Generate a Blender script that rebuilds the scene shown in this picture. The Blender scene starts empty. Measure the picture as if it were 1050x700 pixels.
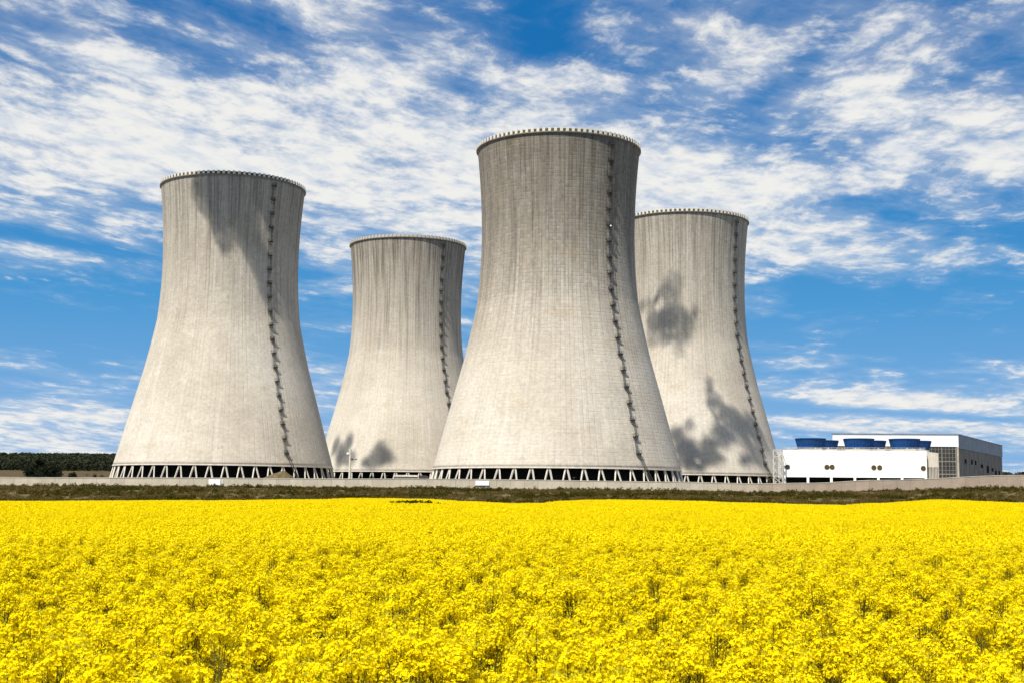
import bpy, bmesh, math, random
import numpy as np
from mathutils import Vector, Matrix, noise

S = bpy.context.scene
C = S.collection
R = math.radians
PI = math.pi
sin, cos, tan = math.sin, math.cos, math.tan

# ------------------------------------------------------------------ camera
CAM_Z = 2.1
F = 1407.0                      # focal length in photo pixels (1050 wide)
PITCH, ROLL = R(6.5), R(0.55)


def pt(x, y, Y):
    """surveying helper: bearing of a photo pixel at ground distance Y -> world point"""
    a, b = x - 525.0, 350.0 - y
    c, s = cos(ROLL), sin(ROLL)
    u, v = a * c - b * s, a * s + b * c
    z = Y * tan(PITCH + math.atan(v / F))
    d = Y * cos(PITCH) + z * sin(PITCH)
    return Vector((u * d / F, Y, z + CAM_Z))


cam = bpy.data.cameras.new('camera')
cam.sensor_width = 36.0
cam.lens = 36.0 * F / 1050.0
cam.clip_start = 0.1
cam.clip_end = 20000
camo = bpy.data.objects.new('camera', cam)
C.objects.link(camo)
camo.matrix_world = (Matrix.Translation((0, 0, CAM_Z)) @ Matrix.Rotation(PI / 2 + PITCH, 4, 'X')
                     @ Matrix.Rotation(ROLL, 4, 'Z'))
S.camera = camo

# ------------------------------------------------------------------ helpers


def mesh_from(name, verts, faces, mats=(), fm=None, smooth=False):
    me = bpy.data.meshes.new(name)
    me.from_pydata([tuple(v) for v in verts], [], faces)
    for m in mats:
        me.materials.append(m)
    if fm is not None:
        me.polygons.foreach_set('material_index', fm)
    if smooth:
        me.polygons.foreach_set('use_smooth', [True] * len(me.polygons))
    me.update()
    return me


def link(name, me, parent=None, loc=None, rotz=None):
    o = bpy.data.objects.new(name, me)
    C.objects.link(o)
    if parent:
        o.parent = parent
    if loc is not None:
        o.location = loc
    if rotz is not None:
        o.rotation_euler = (0, 0, rotz)
    return o


def tag(o, label=None, cat=None, group=None, kind=None):
    if label:
        o['label'] = label
    if cat:
        o['category'] = cat
    if group:
        o['group'] = group
    if kind:
        o['kind'] = kind
    return o


def thing(name, label, cat, loc=(0, 0, 0), rotz=0, group=None):
    o = link(name, None, None, loc, rotz)
    o.empty_display_size = 0.5
    return tag(o, label, cat, group)


class MB:
    """collects boxes, bars and lathes into one mesh"""

    def __init__(self):
        self.v, self.f = [], []

    def add(self, vs, fs):
        n = len(self.v)
        self.v += [Vector(p) for p in vs]
        self.f += [tuple(i + n for i in f) for f in fs]

    def box(self, x0, x1, y0, y1, z0, z1, M=None):
        vs = [Vector((x, y, z)) for z in (z0, z1) for y in (y0, y1) for x in (x0, x1)]
        if M is not None:
            vs = [M @ p for p in vs]
        self.add(vs, [(0, 2, 3, 1), (4, 5, 7, 6), (0, 1, 5, 4), (2, 6, 7, 3), (0, 4, 6, 2), (1, 3, 7, 5)])

    def bar(self, a, b, w, n=4, w2=None):
        a, b = Vector(a), Vector(b)
        d = (b - a)
        if d.length < 1e-6:
            return
        d.normalize()
        up = Vector((0, 0, 1)) if abs(d.z) < 0.95 else Vector((1, 0, 0))
        s = d.cross(up).normalized()
        t = s.cross(d)
        w2 = w if w2 is None else w2
        vs = []
        for p, r in ((a, w), (b, w2)):
            for k in range(n):
                an = 2 * PI * (k + .5) / n
                vs.append(p + (s * cos(an) + t * sin(an)) * r * .5 * 1.414)
        fs = [(k, (k + 1) % n, n + (k + 1) % n, n + k) for k in range(n)]
        fs += [tuple(range(n - 1, -1, -1)), tuple(range(n, 2 * n))]
        self.add(vs, fs)

    def lathe(self, prof, n=48, cx=0, cy=0, closed=False):
        vs = []
        for r, z in prof:
            for k in range(n):
                a = 2 * PI * k / n
                vs.append((cx + r * cos(a), cy + r * sin(a), z))
        m = len(prof)
        fs = []
        for i in range(m if closed else m - 1):
            j = (i + 1) % m
            for k in range(n):
                l = (k + 1) % n
                fs.append((i * n + k, i * n + l, j * n + l, j * n + k))
        self.add(vs, fs)

    def build(self, name, mat, parent=None, smooth=False, loc=None, rotz=None):
        return link(name, mesh_from(name, self.v, self.f, [mat] if mat else [], None, smooth), parent, loc, rotz)


class NT:
    def __init__(self, name, world=False):
        if world:
            self.t = world.node_tree
        else:
            self.m = bpy.data.materials.new(name)
            self.m.use_nodes = True
            self.t = self.m.node_tree
        self.t.nodes.clear()

    def n(self, typ, ins=None, **kw):
        nd = self.t.nodes.new(typ)
        for k, v in kw.items():
            setattr(nd, k, v)
        for k, v in (ins or {}).items():
            s = nd.inputs[k]
            if hasattr(v, 'bl_idname') and hasattr(v, 'outputs'):
                v = v.outputs[0]
            if isinstance(v, bpy.types.NodeSocket):
                self.t.links.new(v, s)
            else:
                s.default_value = v
        return nd

    def math(self, op, a, b=0.0, c=0.0, clamp=False):
        return self.n('ShaderNodeMath', {0: a, 1: b, 2: c}, operation=op, use_clamp=clamp).outputs[0]

    def ramp(self, fac, stops, interp='LINEAR'):
        nd = self.n('ShaderNodeValToRGB', {0: fac})
        nd.color_ramp.interpolation = interp
        e = nd.color_ramp.elements
        while len(e) < len(stops):
            e.new(0.5)
        for q, (p, c) in zip(e, stops):
            q.position = p
            q.color = c if len(c) == 4 else (*c, 1)
        return nd.outputs[0]

    def smooth(self, x, lo, hi, t0=0.0, t1=1.0):
        return self.n('ShaderNodeMapRange', {0: x, 1: lo, 2: hi, 3: t0, 4: t1}, interpolation_type='SMOOTHSTEP').outputs[0]

    def mix(self, fac, a, b, mode='MIX'):
        nd = self.n('ShaderNodeMix', data_type='RGBA', blend_type=mode)
        for i, v in ((0, fac), (6, a), (7, b)):
            if isinstance(v, bpy.types.NodeSocket):
                self.t.links.new(v, nd.inputs[i])
            else:
                nd.inputs[i].default_value = v if i == 0 or len(v) == 4 else (*v, 1)
        return nd.outputs[2]

    def noise(self, vec, scale=1.0, detail=4.0, rough=0.55, dist=0.0):
        return self.n('ShaderNodeTexNoise', {'Vector': vec, 'Scale': scale, 'Detail': detail, 'Roughness': rough,
                                             'Distortion': dist}).outputs[0]

    def out(self, sh, vol=False, disp=None):
        o = self.n('ShaderNodeOutputMaterial')
        self.t.links.new(sh.outputs[0] if hasattr(sh, 'outputs') else sh, o.inputs['Volume' if vol else 'Surface'])
        return self.m


def plain(name, col, rough=0.7, metal=0.0, var=0.25, scale=0.6, bump=0.0, spec=0.3):
    """a slightly dirty surface: base colour broken up by object-space noise"""
    t = NT(name)
    oc = t.n('ShaderNodeTexCoord').outputs['Object']
    nz = t.noise(oc, scale, 6, 0.65)
    c0 = tuple(max(0, c * (1 - var)) for c in col)
    c1 = tuple(min(1, c * (1 + var)) for c in col)
    c = t.ramp(nz, [(0.3, c0), (0.7, c1)])
    ins = {'Base Color': c, 'Roughness': rough, 'Metallic': metal, 'Specular IOR Level': spec}
    if bump:
        b = t.n('ShaderNodeBump', {'Height': nz, 'Strength': bump, 'Distance': 0.1})
        ins['Normal'] = b
    return t.out(t.n('ShaderNodeBsdfPrincipled', ins))


# ------------------------------------------------------------------ materials
def concrete_shell(name, seed, H, dirt, grid, drip):
    """board-marked concrete: formwork grid, drip streaks, blotches (object space, angle and height)"""
    t = NT(name)
    oc = t.n('ShaderNodeTexCoord').outputs['Object']
    sx = t.n('ShaderNodeSeparateXYZ', {0: oc})
    X, Y, Z = sx.outputs
    ang = t.math('ARCTAN2', X, t.math('MULTIPLY', Y, -1.0))
    arc = t.math('MULTIPLY', ang, 30.0)

    def vec(su, sv, off=0.0):
        return t.n('ShaderNodeCombineXYZ', {0: t.math('MULTIPLY', arc, su), 1: t.math('MULTIPLY', Z, sv),
                                            2: seed * 7.3 + off}).outputs[0]
    h = t.math('DIVIDE', Z, H)                      # 0 at lintel, 1 at the rim
    big = t.noise(vec(0.03, 0.02), 1, 6, 0.6)
    mid = t.noise(vec(0.16, 0.14, 3), 1, 6, 0.7)
    fine = t.noise(vec(1.1, 1.1, 5), 1, 5, 0.75)
    streak = t.noise(vec(0.55, 0.018, 9), 1, 5, 0.7)
    streak2 = t.noise(vec(1.6, 0.03, 11), 1, 3, 0.6)
    col = t.ramp(big, [(0.28, (0.415, 0.36, 0.28)), (0.52, (0.49, 0.438, 0.352)), (0.75, (0.56, 0.515, 0.43))])
    # weathered upper part, soft uneven lower limit
    hw = t.math('ADD', h, t.math('MULTIPLY', t.math('SUBTRACT', mid, 0.5), 0.25))
    hw = t.math('ADD', hw, t.math('MULTIPLY', t.math('SUBTRACT', streak, 0.5), 0.5))
    wz = t.smooth(hw, 0.44 - .16 * dirt, 0.92 - .12 * dirt)
    col = t.mix(t.math('MULTIPLY', wz, dirt), col, (0.215, 0.185, 0.142))
    # drip streaks from the rim
    st = t.smooth(streak, 0.47, 0.70)
    st = t.math('MULTIPLY', st, t.smooth(h, 0.25, 1.0, 0.10, 0.85))
    col = t.mix(t.math('MULTIPLY', st, 0.75 * drip), col, (0.125, 0.108, 0.085))
    s2 = t.smooth(streak2, 0.5, 0.7)
    col = t.mix(t.math('MULTIPLY', s2, t.smooth(h, 0.3, 1.0, 0.06, 0.32)), col, (0.16, 0.145, 0.125))
    runs = t.noise(vec(0.34, 0.004, 51), 1, 5, 0.75)
    lim = t.math('SUBTRACT', h, t.math('MULTIPLY', t.math('SUBTRACT', runs, 0.5), 1.5))
    rn = t.math('MULTIPLY', t.smooth(lim, 0.80, 0.97), t.smooth(t.noise(vec(1.3, 0.02, 57), 1, 4, 0.7), 0.38, 0.62))
    col = t.mix(t.math('MULTIPLY', rn, 0.62 * drip), col, (0.085, 0.072, 0.052))
    # repaired and freshly washed patches
    rp = t.smooth(t.noise(vec(0.11, 0.16, 61), 1, 6, 0.75), 0.56, 0.66)
    col = t.mix(t.math('MULTIPLY', rp, t.smooth(h, 0.45, 0.75, 0.30, 0.06)), col, (0.60, 0.55, 0.44))
    oc2 = t.smooth(t.noise(vec(0.07, 0.10, 67), 1, 6, 0.75), 0.55, 0.70)
    col = t.mix(t.math('MULTIPLY', oc2, 0.35), col, (0.36, 0.27, 0.165))
    # pale lime runs
    pale = t.smooth(t.noise(vec(0.8, 0.022, 21), 1, 4, 0.7), 0.56, 0.72)
    col = t.mix(t.math('MULTIPLY', pale, 0.35), col, (0.62, 0.59, 0.52))
    # formwork: vertical rib joints and lift joints
    def lines(co, per, w):
        f = t.math('PINGPONG', t.math('DIVIDE', co, per), 0.5)
        return t.smooth(f, 0.0, w, 1.0, 0.0)
    vj = lines(arc, 30.0 * 2 * PI / 132, 0.17)
    hj = lines(Z, 1.25, 0.16)
    # each joint carries its own amount of dirt
    vj = t.math('MULTIPLY', vj, t.smooth(t.noise(vec(0.45, 0.02, 31), 1, 3, 0.7), 0.34, 0.62))
    hj = t.math('MULTIPLY', hj, t.smooth(t.noise(vec(0.22, 0.7, 33), 1, 4, 0.8), 0.36, 0.62))
    col = t.mix(t.math('MULTIPLY', vj, t.smooth(h, 0.1, 0.75, 0.08, 0.40 + 0.25 * grid)), col, (0.19, 0.168, 0.135))
    col = t.mix(t.math('MULTIPLY', hj, t.smooth(h, 0.25, 0.75, 0.06 * grid, 0.62 * grid)), col, (0.21, 0.19, 0.155))
    # panel to panel differences
    pn = t.n('ShaderNodeTexWhiteNoise', {'Vector': t.n('ShaderNodeCombineXYZ', {
        0: t.math('FLOOR', t.math('DIVIDE', arc, 30.0 * 2 * PI / 132)),
        1: t.math('FLOOR', t.math('DIVIDE', Z, 1.25)), 2: seed})}, noise_dimensions='3D').outputs[0]
    pa = t.smooth(h, 0.25, 0.7, 0.03, 0.05 + 0.15 * grid)
    k = t.math('ADD', 1.0, t.math('MULTIPLY', t.math('SUBTRACT', pn, .5), pa))
    k = t.math('MULTIPLY', k, t.math('ADD', 0.56, t.math('MULTIPLY', fine, 0.88)))
    k = t.math('MULTIPLY', k, t.math('ADD', 0.80, t.math('MULTIPLY', mid, 0.40)))
    col = t.mix(1.0, col, t.n('ShaderNodeCombineColor', {0: k, 1: k, 2: k}).outputs[0], 'MULTIPLY')
    # small dark pock marks
    pk = t.smooth(t.noise(vec(0.8, 0.7, 41), 1, 4, 0.7), 0.65, 0.73)
    col = t.mix(t.math('MULTIPLY', pk, 0.55), col, (0.17, 0.14, 0.10))
    hgt = t.math('SUBTRACT', t.math('MULTIPLY', fine, 0.25), t.math('ADD', t.math('MULTIPLY', vj, 0.7),
                                                                   t.math('MULTIPLY', hj, 0.4 * grid)))
    b = t.n('ShaderNodeBump', {'Height': hgt, 'Strength': 0.5, 'Distance': 0.2})
    return t.out(t.n('ShaderNodeBsdfPrincipled', {'Base Color': col, 'Roughness': 0.92, 'Specular IOR Level': 0.15,
                                                  'Normal': b}))


M = {}
M['concrete_light'] = plain('pale_concrete', (0.56, 0.515, 0.43), 0.9, var=0.2, scale=0.5, bump=0.2)
M['concrete_trim'] = plain('rim_concrete', (0.36, 0.32, 0.25), 0.9, var=0.35, scale=0.5, bump=0.2)
M['rim_dark'] = plain('rim_stain_shade', (0.19, 0.165, 0.125), 0.9, var=0.4, scale=0.6)  # staining plus the overhang's shadow line, both held in the colour
M['block'] = plain('parapet_white', (0.60, 0.56, 0.47), 0.85, var=0.25, scale=0.9)
M['block_dull'] = plain('parapet_dull', (0.42, 0.385, 0.32), 0.85, var=0.2, scale=0.9)
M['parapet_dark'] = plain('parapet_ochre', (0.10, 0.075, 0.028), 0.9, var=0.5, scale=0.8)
M['fill'] = plain('interior_dark_fill', (0.010, 0.010, 0.009), 0.95, var=0.3, spec=0.05)  # near-black, stands in for the shade behind the columns
M['steel'] = plain('dark_steel', (0.055, 0.05, 0.042), 0.7, 0.2, var=0.4, scale=0.8)
M['steel_light'] = plain('galvanised_steel', (0.50, 0.47, 0.40), 0.6, 0.1, var=0.2)
M['white'] = plain('white_cladding', (0.86, 0.85, 0.80), 0.55, var=0.05, scale=0.25)
M['panel_joint'] = plain('cladding_joint', (0.62, 0.61, 0.57), 0.6, var=0.1)
M['white_cool'] = plain('white_fascia', (0.74, 0.75, 0.77), 0.5, var=0.05, scale=0.2)
M['blue'] = plain('blue_fan_stack', (0.004, 0.055, 0.20), 0.6, var=0.2, scale=0.4)
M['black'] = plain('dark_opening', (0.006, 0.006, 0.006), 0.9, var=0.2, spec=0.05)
M['glass'] = plain('grey_glazing', (0.035, 0.034, 0.03), 0.25, var=0.5, scale=0.25, spec=0.5)
M['mullion'] = plain('brown_mullion', (0.21, 0.185, 0.145), 0.7, var=0.2)
M['grey_clad'] = plain('grey_cladding', (0.17, 0.20, 0.235), 0.6, var=0.25, scale=0.25)
M['side_panel'] = plain('pale_side_panel', (0.27, 0.31, 0.35), 0.6, var=0.3, scale=0.3)
M['dark_clad'] = plain('brown_cladding', (0.165, 0.152, 0.13), 0.7, var=0.35, scale=0.3)
M['beige_clad'] = plain('beige_cladding', (0.55, 0.50, 0.40), 0.7, var=0.12, scale=0.6)
M['brass'] = plain('porthole_brass', (0.10, 0.068, 0.02), 0.5, 0.2, var=0.3)
M['lamp'] = plain('lamp_white', (0.85, 0.85, 0.82), 0.4, var=0.04)
M['bark'] = plain('bark', (0.06, 0.045, 0.03), 0.9, var=0.4)


def leafmat(name, c0, c1, trans=0.3):
    t = NT(name)
    g = t.n('ShaderNodeNewGeometry')
    rnd = g.outputs['Random Per Island']
    col = t.ramp(rnd, [(0.0, c0), (1.0, c1)])
    d = t.n('ShaderNodeBsdfDiffuse', {'Color': col})
    tr = t.n('ShaderNodeBsdfTranslucent', {'Color': col})
    return t.out(t.n('ShaderNodeMixShader', {0: trans, 1: d, 2: tr}))


M['leaf_dark'] = leafmat('dark_foliage', (0.012, 0.016, 0.010), (0.030, 0.036, 0.018), 0.15)
M['leaf_mid'] = leafmat('olive_foliage', (0.045, 0.042, 0.014), (0.085, 0.075, 0.022), 0.2)
M['forest'] = leafmat('forest_foliage', (0.022, 0.027, 0.016), (0.050, 0.055, 0.028), 0.15)
M['tuft_dark'] = leafmat('dark_grass', (0.040, 0.036, 0.006), (0.090, 0.075, 0.014), 0.3)
M['tuft_dry'] = leafmat('dry_grass', (0.11, 0.080, 0.024), (0.20, 0.140, 0.050), 0.3)
M['petal'] = leafmat('rape_petal', (0.80, 0.63, 0.003), (0.90, 0.735, 0.008), 0.28)
M['bud'] = leafmat('rape_bud', (0.30, 0.30, 0.02), (0.5, 0.45, 0.02), 0.3)
M['stem'] = leafmat('rape_stem', (0.10, 0.10, 0.020), (0.20, 0.18, 0.045), 0.4)


def ground_mat():
    t = NT('ground')
    oc = t.n('ShaderNodeTexCoord').outputs['Object']
    sx = t.n('ShaderNodeSeparateXYZ', {0: oc})
    a = t.noise(oc, 0.06, 8, 0.65)
    b = t.noise(oc, 0.9, 6, 0.7)
    soil = t.ramp(b, [(0.3, (0.045, 0.038, 0.018)), (0.7, (0.085, 0.072, 0.032))])
    bank = t.ramp(a, [(0.35, (0.055, 0.046, 0.016)), (0.5, (0.10, 0.080, 0.032)), (0.68, (0.17, 0.125, 0.058))])
    bank = t.mix(0.5, bank, t.ramp(b, [(0.35, (0.045, 0.040, 0.013)), (0.65, (0.16, 0.125, 0.055))]))
    yard = t.ramp(b, [(0.3, (0.22, 0.2, 0.16)), (0.7, (0.32, 0.29, 0.24))])
    far = t.ramp(a, [(0.3, (0.055, 0.040, 0.016)), (0.7, (0.095, 0.066, 0.028))])
    y = sx.outputs[1]
    c = t.mix(t.smooth(y, 240, 250), soil, bank)
    c = t.mix(t.smooth(y, 404, 408), c, yard)
    c = t.mix(t.smooth(y, 900, 940), c, far)
    bp = t.n('ShaderNodeBump', {'Height': b, 'Strength': 0.6, 'Distance': 0.3})
    return t.out(t.n('ShaderNodeBsdfPrincipled', {'Base Color': c, 'Roughness': 0.95, 'Specular IOR Level': 0.1, 'Normal': bp}))


M['ground'] = ground_mat()


def wall_mat():
    t = NT('wall_concrete')
    oc = t.n('ShaderNodeTexCoord').outputs['Object']
    sx = t.n('ShaderNodeSeparateXYZ', {0: oc})
    x = sx.outputs[0]
    nz = t.noise(oc, 0.35, 7, 0.7)
    st = t.noise(t.n('ShaderNodeCombineXYZ', {0: t.math('MULTIPLY', x, 1.3), 1: 0.0, 2: t.math('MULTIPLY', sx.outputs[2], 0.15)}), 1, 4, 0.7)
    c = t.ramp(nz, [(0.3, (0.45, 0.385, 0.28)), (0.7, (0.58, 0.51, 0.385))])
    c = t.mix(t.smooth(st, 0.5, 0.75, 0, 0.4), c, (0.26, 0.22, 0.165))
    # the right-hand stretch is coloured browner to carry its shading
    c = t.mix(t.smooth(x, 40, 95), c, t.ramp(nz, [(0.3, (0.33, 0.255, 0.185)), (0.7, (0.42, 0.335, 0.25))]))
    f = t.math('PINGPONG', t.math('DIVIDE', x, 4.0), 0.5)
    j = t.smooth(f, 0.0, 0.03, 0.5, 0.0)
    c = t.mix(j, c, (0.15, 0.13, 0.1))
    pnl = t.n('ShaderNodeTexWhiteNoise', {'W': t.math('FLOOR', t.math('ADD', t.math('DIVIDE', x, 4.0), 0.0))}, noise_dimensions='1D').outputs[0]
    k = t.math('ADD', 0.9, t.math('MULTIPLY', pnl, 0.16))
    c = t.mix(1.0, c, t.n('ShaderNodeCombineColor', {0: k, 1: k, 2: k}).outputs[0], 'MULTIPLY')
    return t.out(t.n('ShaderNodeBsdfPrincipled', {'Base Color': c, 'Roughness': 0.9, 'Specular IOR Level': 0.15}))


M['wall'] = wall_mat()

# ------------------------------------------------------------------ sun and sky
SUN_AZ, SUN_EL = R(33), R(58)        # behind the camera, to the left
to_sun = Vector((-sin(SUN_AZ) * cos(SUN_EL), -cos(SUN_AZ) * cos(SUN_EL), sin(SUN_EL)))
sun = bpy.data.lights.new('sun', 'SUN')
sun.energy = 5.0
sun.angle = R(0.5)
sun.color = (1.0, 0.962, 0.90)
so = link('sun', sun)
so.rotation_euler = to_sun.to_track_quat('Z', 'Y').to_euler()

world = bpy.data.worlds.new('World')
S.world = world
world.use_nodes = True
W = NT('', world)
gen = W.n('ShaderNodeTexCoord').outputs['Generated']
sky = W.n('ShaderNodeTexSky', sky_type='NISHITA', sun_disc=False, sun_elevation=SUN_EL,
          sun_rotation=R(180) + SUN_AZ, altitude=300, air_density=1.0, dust_density=0.35, ozone_density=3.0)
sp = W.n('ShaderNodeSeparateXYZ', {0: gen})
dx, dy, dz = sp.outputs
blue = W.ramp(dz, [(0.0, (.215, .45, .78)), (0.06, (.17, .41, .755)), (0.14, (.058, .315, .67)), (0.22, (.010, .220, .565)), (0.32, (.0012, .158, .465)), (1.0, (.006, .10, .36))])
blue = W.n('ShaderNodeVectorMath', {0: blue, 'Scale': 7.1}, operation='SCALE').outputs[0]
skyc = W.mix(0.94, sky.outputs[0], blue)                       # polarised, deep May sky
az = W.math('ARCTAN2', dx, dy)                      # 0 = straight ahead (+Y), in radians
el = W.math('ARCSINE', dz)
# cloud sheet: rays meet a flat layer, so it foreshortens towards the horizon
den = W.math('ADD', W.math('MAXIMUM', dz, 0.0), 0.20)
px_ = W.math('DIVIDE', dx, den)
py_ = W.math('DIVIDE', 1.0, den)
# turn the layer so its bands run with the wind
wa = R(26)
qx = W.math('ADD', W.math('MULTIPLY', px_, cos(wa)), W.math('MULTIPLY', py_, sin(wa)))
qy = W.math('SUBTRACT', W.math('MULTIPLY', py_, cos(wa)), W.math('MULTIPLY', px_, sin(wa)))


def layer(su, sv, off):
    return W.n('ShaderNodeCombineXYZ', {0: W.math('MULTIPLY', qx, su), 1: W.math('MULTIPLY', qy, sv), 2: off}).outputs[0]


warp = W.n('ShaderNodeTexNoise', {'Vector': layer(3.0, 3.0, 2.0), 'Scale': 1.0, 'Detail': 4.0})
wv0 = W.n('ShaderNodeVectorMath', {0: warp.outputs[1], 1: (0.5, 0.5, 0.5)}, operation='SUBTRACT')


def wlayer(su, sv, off, k=1.0):
    wv = W.n('ShaderNodeVectorMath', {0: wv0, 'Scale': k}, operation='SCALE')
    return W.n('ShaderNodeVectorMath', {0: layer(su, sv, off), 1: wv}, operation='ADD').outputs[0]


n1 = W.noise(wlayer(2.2, 3.8, 4.1), 1.0, 8, 0.60)
n2 = W.noise(wlayer(7.5, 10.0, 8.7, 1.2), 1.0, 8, 0.60)
n3 = W.noise(wlayer(22.0, 27.0, 1.7, 1.6), 1.0, 7, 0.64)
n4 = W.noise(wlayer(5.0, 20.0, 6.3, 1.5), 1.0, 8, 0.60)          # fibres along the wind
tex = W.math('ADD', W.math('ADD', W.math('MULTIPLY', n1, 0.27), W.math('MULTIPLY', n4, 0.08)),
             W.math('ADD', W.math('MULTIPLY', n2, 0.38), W.math('MULTIPLY', n3, 0.27)))
# where the cloud field is thick (+) and where it opens (-): sky bearings in degrees (azimuth, elevation)
BLOBS = [  # az, el, r_az, r_el, tilt, weight
]


def sky_blob(xp, yp, rx, ry, tilt, w):
    """photo bearing -> azimuth/elevation entry"""
    p = pt(xp, yp, 1000.0) - Vector((0, 0, CAM_Z))
    BLOBS.append((math.atan2(p.x, p.y), math.atan2(p.z, math.hypot(p.x, p.y)), rx / F, ry / F, R(tilt), w))


#        x    y    rx   ry  tilt  w
for b_ in [(330, 165, 300, 62, -14, 0.22), (60, 155, 190, 50, -12, 0.17), (700, 200, 190, 55, -16, 0.18),
           (940, 130, 120, 60, -25, 0.16), (860, 20, 260, 34, -5, 0.05), (60, 25, 130, 30, -12, 0.10), (390, 55, 170, 40, -15, 0.07), (640, 100, 130, 26, -12, 0.07),
           (165, 55, 60, 14, -22, -0.16), (110, 82, 130, 13, -12, -0.16), (570, 42, 80, 26, -18, -0.18), (640, 8, 110, 16, -5, -0.14),
           (800, 85, 90, 16, 35, -0.14), (820, 145, 36, 18, 20, -0.10),
           (90, 330, 210, 60, -4, -0.13), (30, 243, 90, 9, -8, -0.13), (60, 262, 110, 10, -6, 0.10), (50, 436, 110, 26, 4, 0.17), (120, 330, 150, 40, 0, -0.05), (330, 420, 40, 60, 0, 0.04),
           (930, 320, 200, 60, -3, -0.145), (1010, 195, 80, 14, -10, -0.12), (910, 190, 70, 12, -8, 0.05), (980, 190, 60, 8, -12, 0.06),
           (935, 411, 190, 9, -5, 0.25), (1000, 437, 80, 6, -4, 0.20), (850, 436, 80, 6, -6, 0.16), (930, 424, 200, 4, -4, -0.10),
           (850, 263, 100, 16, -14, 0.08), (990, 255, 70, 16, -5, 0.05), (345, 275, 40, 30, 0, 0.05), (410, 262, 60, 16, 0, -0.06)]:
    sky_blob(*b_[:5], b_[5] * (.66 if b_[5] < 0 and b_[1] < 200 else 1))
field = None
for (a0, e0, ra, re, ti, w) in BLOBS:
    da, de = W.math('SUBTRACT', az, a0), W.math('SUBTRACT', el, e0)
    u = W.math('ADD', W.math('MULTIPLY', da, cos(ti) / ra), W.math('MULTIPLY', de, sin(ti) / ra))
    v = W.math('SUBTRACT', W.math('MULTIPLY', de, cos(ti) / re), W.math('MULTIPLY', da, sin(ti) / re))
    g = W.math('EXPONENT', W.math('MULTIPLY', W.math('ADD', W.math('MULTIPLY', u, u), W.math('MULTIPLY', v, v)), -1.0))
    g = W.math('MULTIPLY', g, w * .85)
    field = g if field is None else W.math('ADD', field, g)
tex = W.math('ADD', W.math('MULTIPLY', W.math('SUBTRACT', tex, .5), 1.75), .475)
dens = W.math('ADD', tex, field)
veil = W.math('MULTIPLY', W.smooth(W.math('ADD', W.math('ADD', W.math('MULTIPLY', n1, .5), W.math('ADD', W.math('MULTIPLY', n2, .35), W.math('MULTIPLY', n4, .15))), field), 0.40, 0.72), 0.62)
pf = W.math('MULTIPLY', W.smooth(dens, 0.475, 0.69), 0.97)
cov = W.math('SUBTRACT', 1.0, W.math('MULTIPLY', W.math('SUBTRACT', 1.0, veil), W.math('SUBTRACT', 1.0, pf)))
cov = W.math('MULTIPLY', cov, W.smooth(dz, -0.01, 0.02))
shade = W.noise(wlayer(7.0, 12.0, 5.5, 2.0), 1.0, 6, 0.6)
ccol = W.mix(W.smooth(W.math('ADD', W.math('MULTIPLY', shade, .5), W.math('MULTIPLY', n3, .5)), 0.38, 0.56), (4.9, 5.3, 5.85), (6.5, 6.45, 6.25))
final = W.mix(cov, skyc, ccol)
bg = W.n('ShaderNodeBackground', {'Color': final, 'Strength': 0.092})
W.t.links.new(bg.outputs[0], W.n('ShaderNodeOutputWorld').inputs[0])

# ------------------------------------------------------------------ terrain
FIELD_END = 250.0
CROP = 1.30


def interp(x, tab):
    if x <= tab[0][0]:
        return tab[0][1]
    for (a, b), (c, d) in zip(tab, tab[1:]):
        if x <= c:
            k = (x - a) / (c - a)
            k = k * k * (3 - 2 * k)
            return b + (d - b) * k
    return tab[-1][1]


# crest of the crop at the far edge of the field, and foot / top of the wall, sampled along their lines
EDGE = [(pt(x, y, FIELD_END).x, pt(x, y, FIELD_END).z) for x, y in
        [(-300, 512), (0, 513.6), (200, 513), (320, 512.2), (372, 510.3), (430, 511.3), (480, 513.9), (528, 516), (558, 515.6), (584, 513), (615, 512),
         (700, 513), (765, 515), (820, 516.8), (865, 517.6), (905, 515.4), (965, 512), (1045, 515), (1350, 517)]]
WALL_Y = 400.0
WT = [(pt(x, y, WALL_Y).x, pt(x, y, WALL_Y).z) for x, y in
      [(-400, 486.5), (0, 489), (250, 490), (500, 491.3), (700, 494), (770, 495.6), (830, 495), (900, 492), (1050, 487), (1400, 478)]]
WB = [(pt(x, y, WALL_Y).x, pt(x, y, WALL_Y).z) for x, y in
      [(-400, 494), (0, 497), (250, 498.2), (500, 500.6), (700, 502.6), (770, 504.2), (830, 504), (900, 502.4), (1050, 499), (1400, 491)]]
TOWERS = {'T1': (-119.1, 573.1, 11.8 + CAM_Z), 'T2': (-54.8, 707.7, 12.4 + CAM_Z),
          'T3': (16.6, 498.2, 10.3 + CAM_Z), 'T4': (79.7, 632.8, 10.9 + CAM_Z)}
LEG_H = 6.6


def crop_top(x, y):
    k = max(0.0, min(1.2, y / FIELD_END))
    e = interp(x / max(k, 0.02) if k < 1 else x, EDGE)
    base = CROP - 0.03
    roll = 0.10 * noise.noise((x * 0.035, y * 0.02, 3.3)) * min(1, y / 30) + 0.10 * noise.noise((x * 0.012, y * 0.01, 7.7))
    return base + (e - base) * k ** 1.7 + roll * (1 - k * 0.75)


def smoothstep(a, b, x):
    k = max(0, min(1, (x - a) / (b - a)))
    return k * k * (3 - 2 * k)


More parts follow.
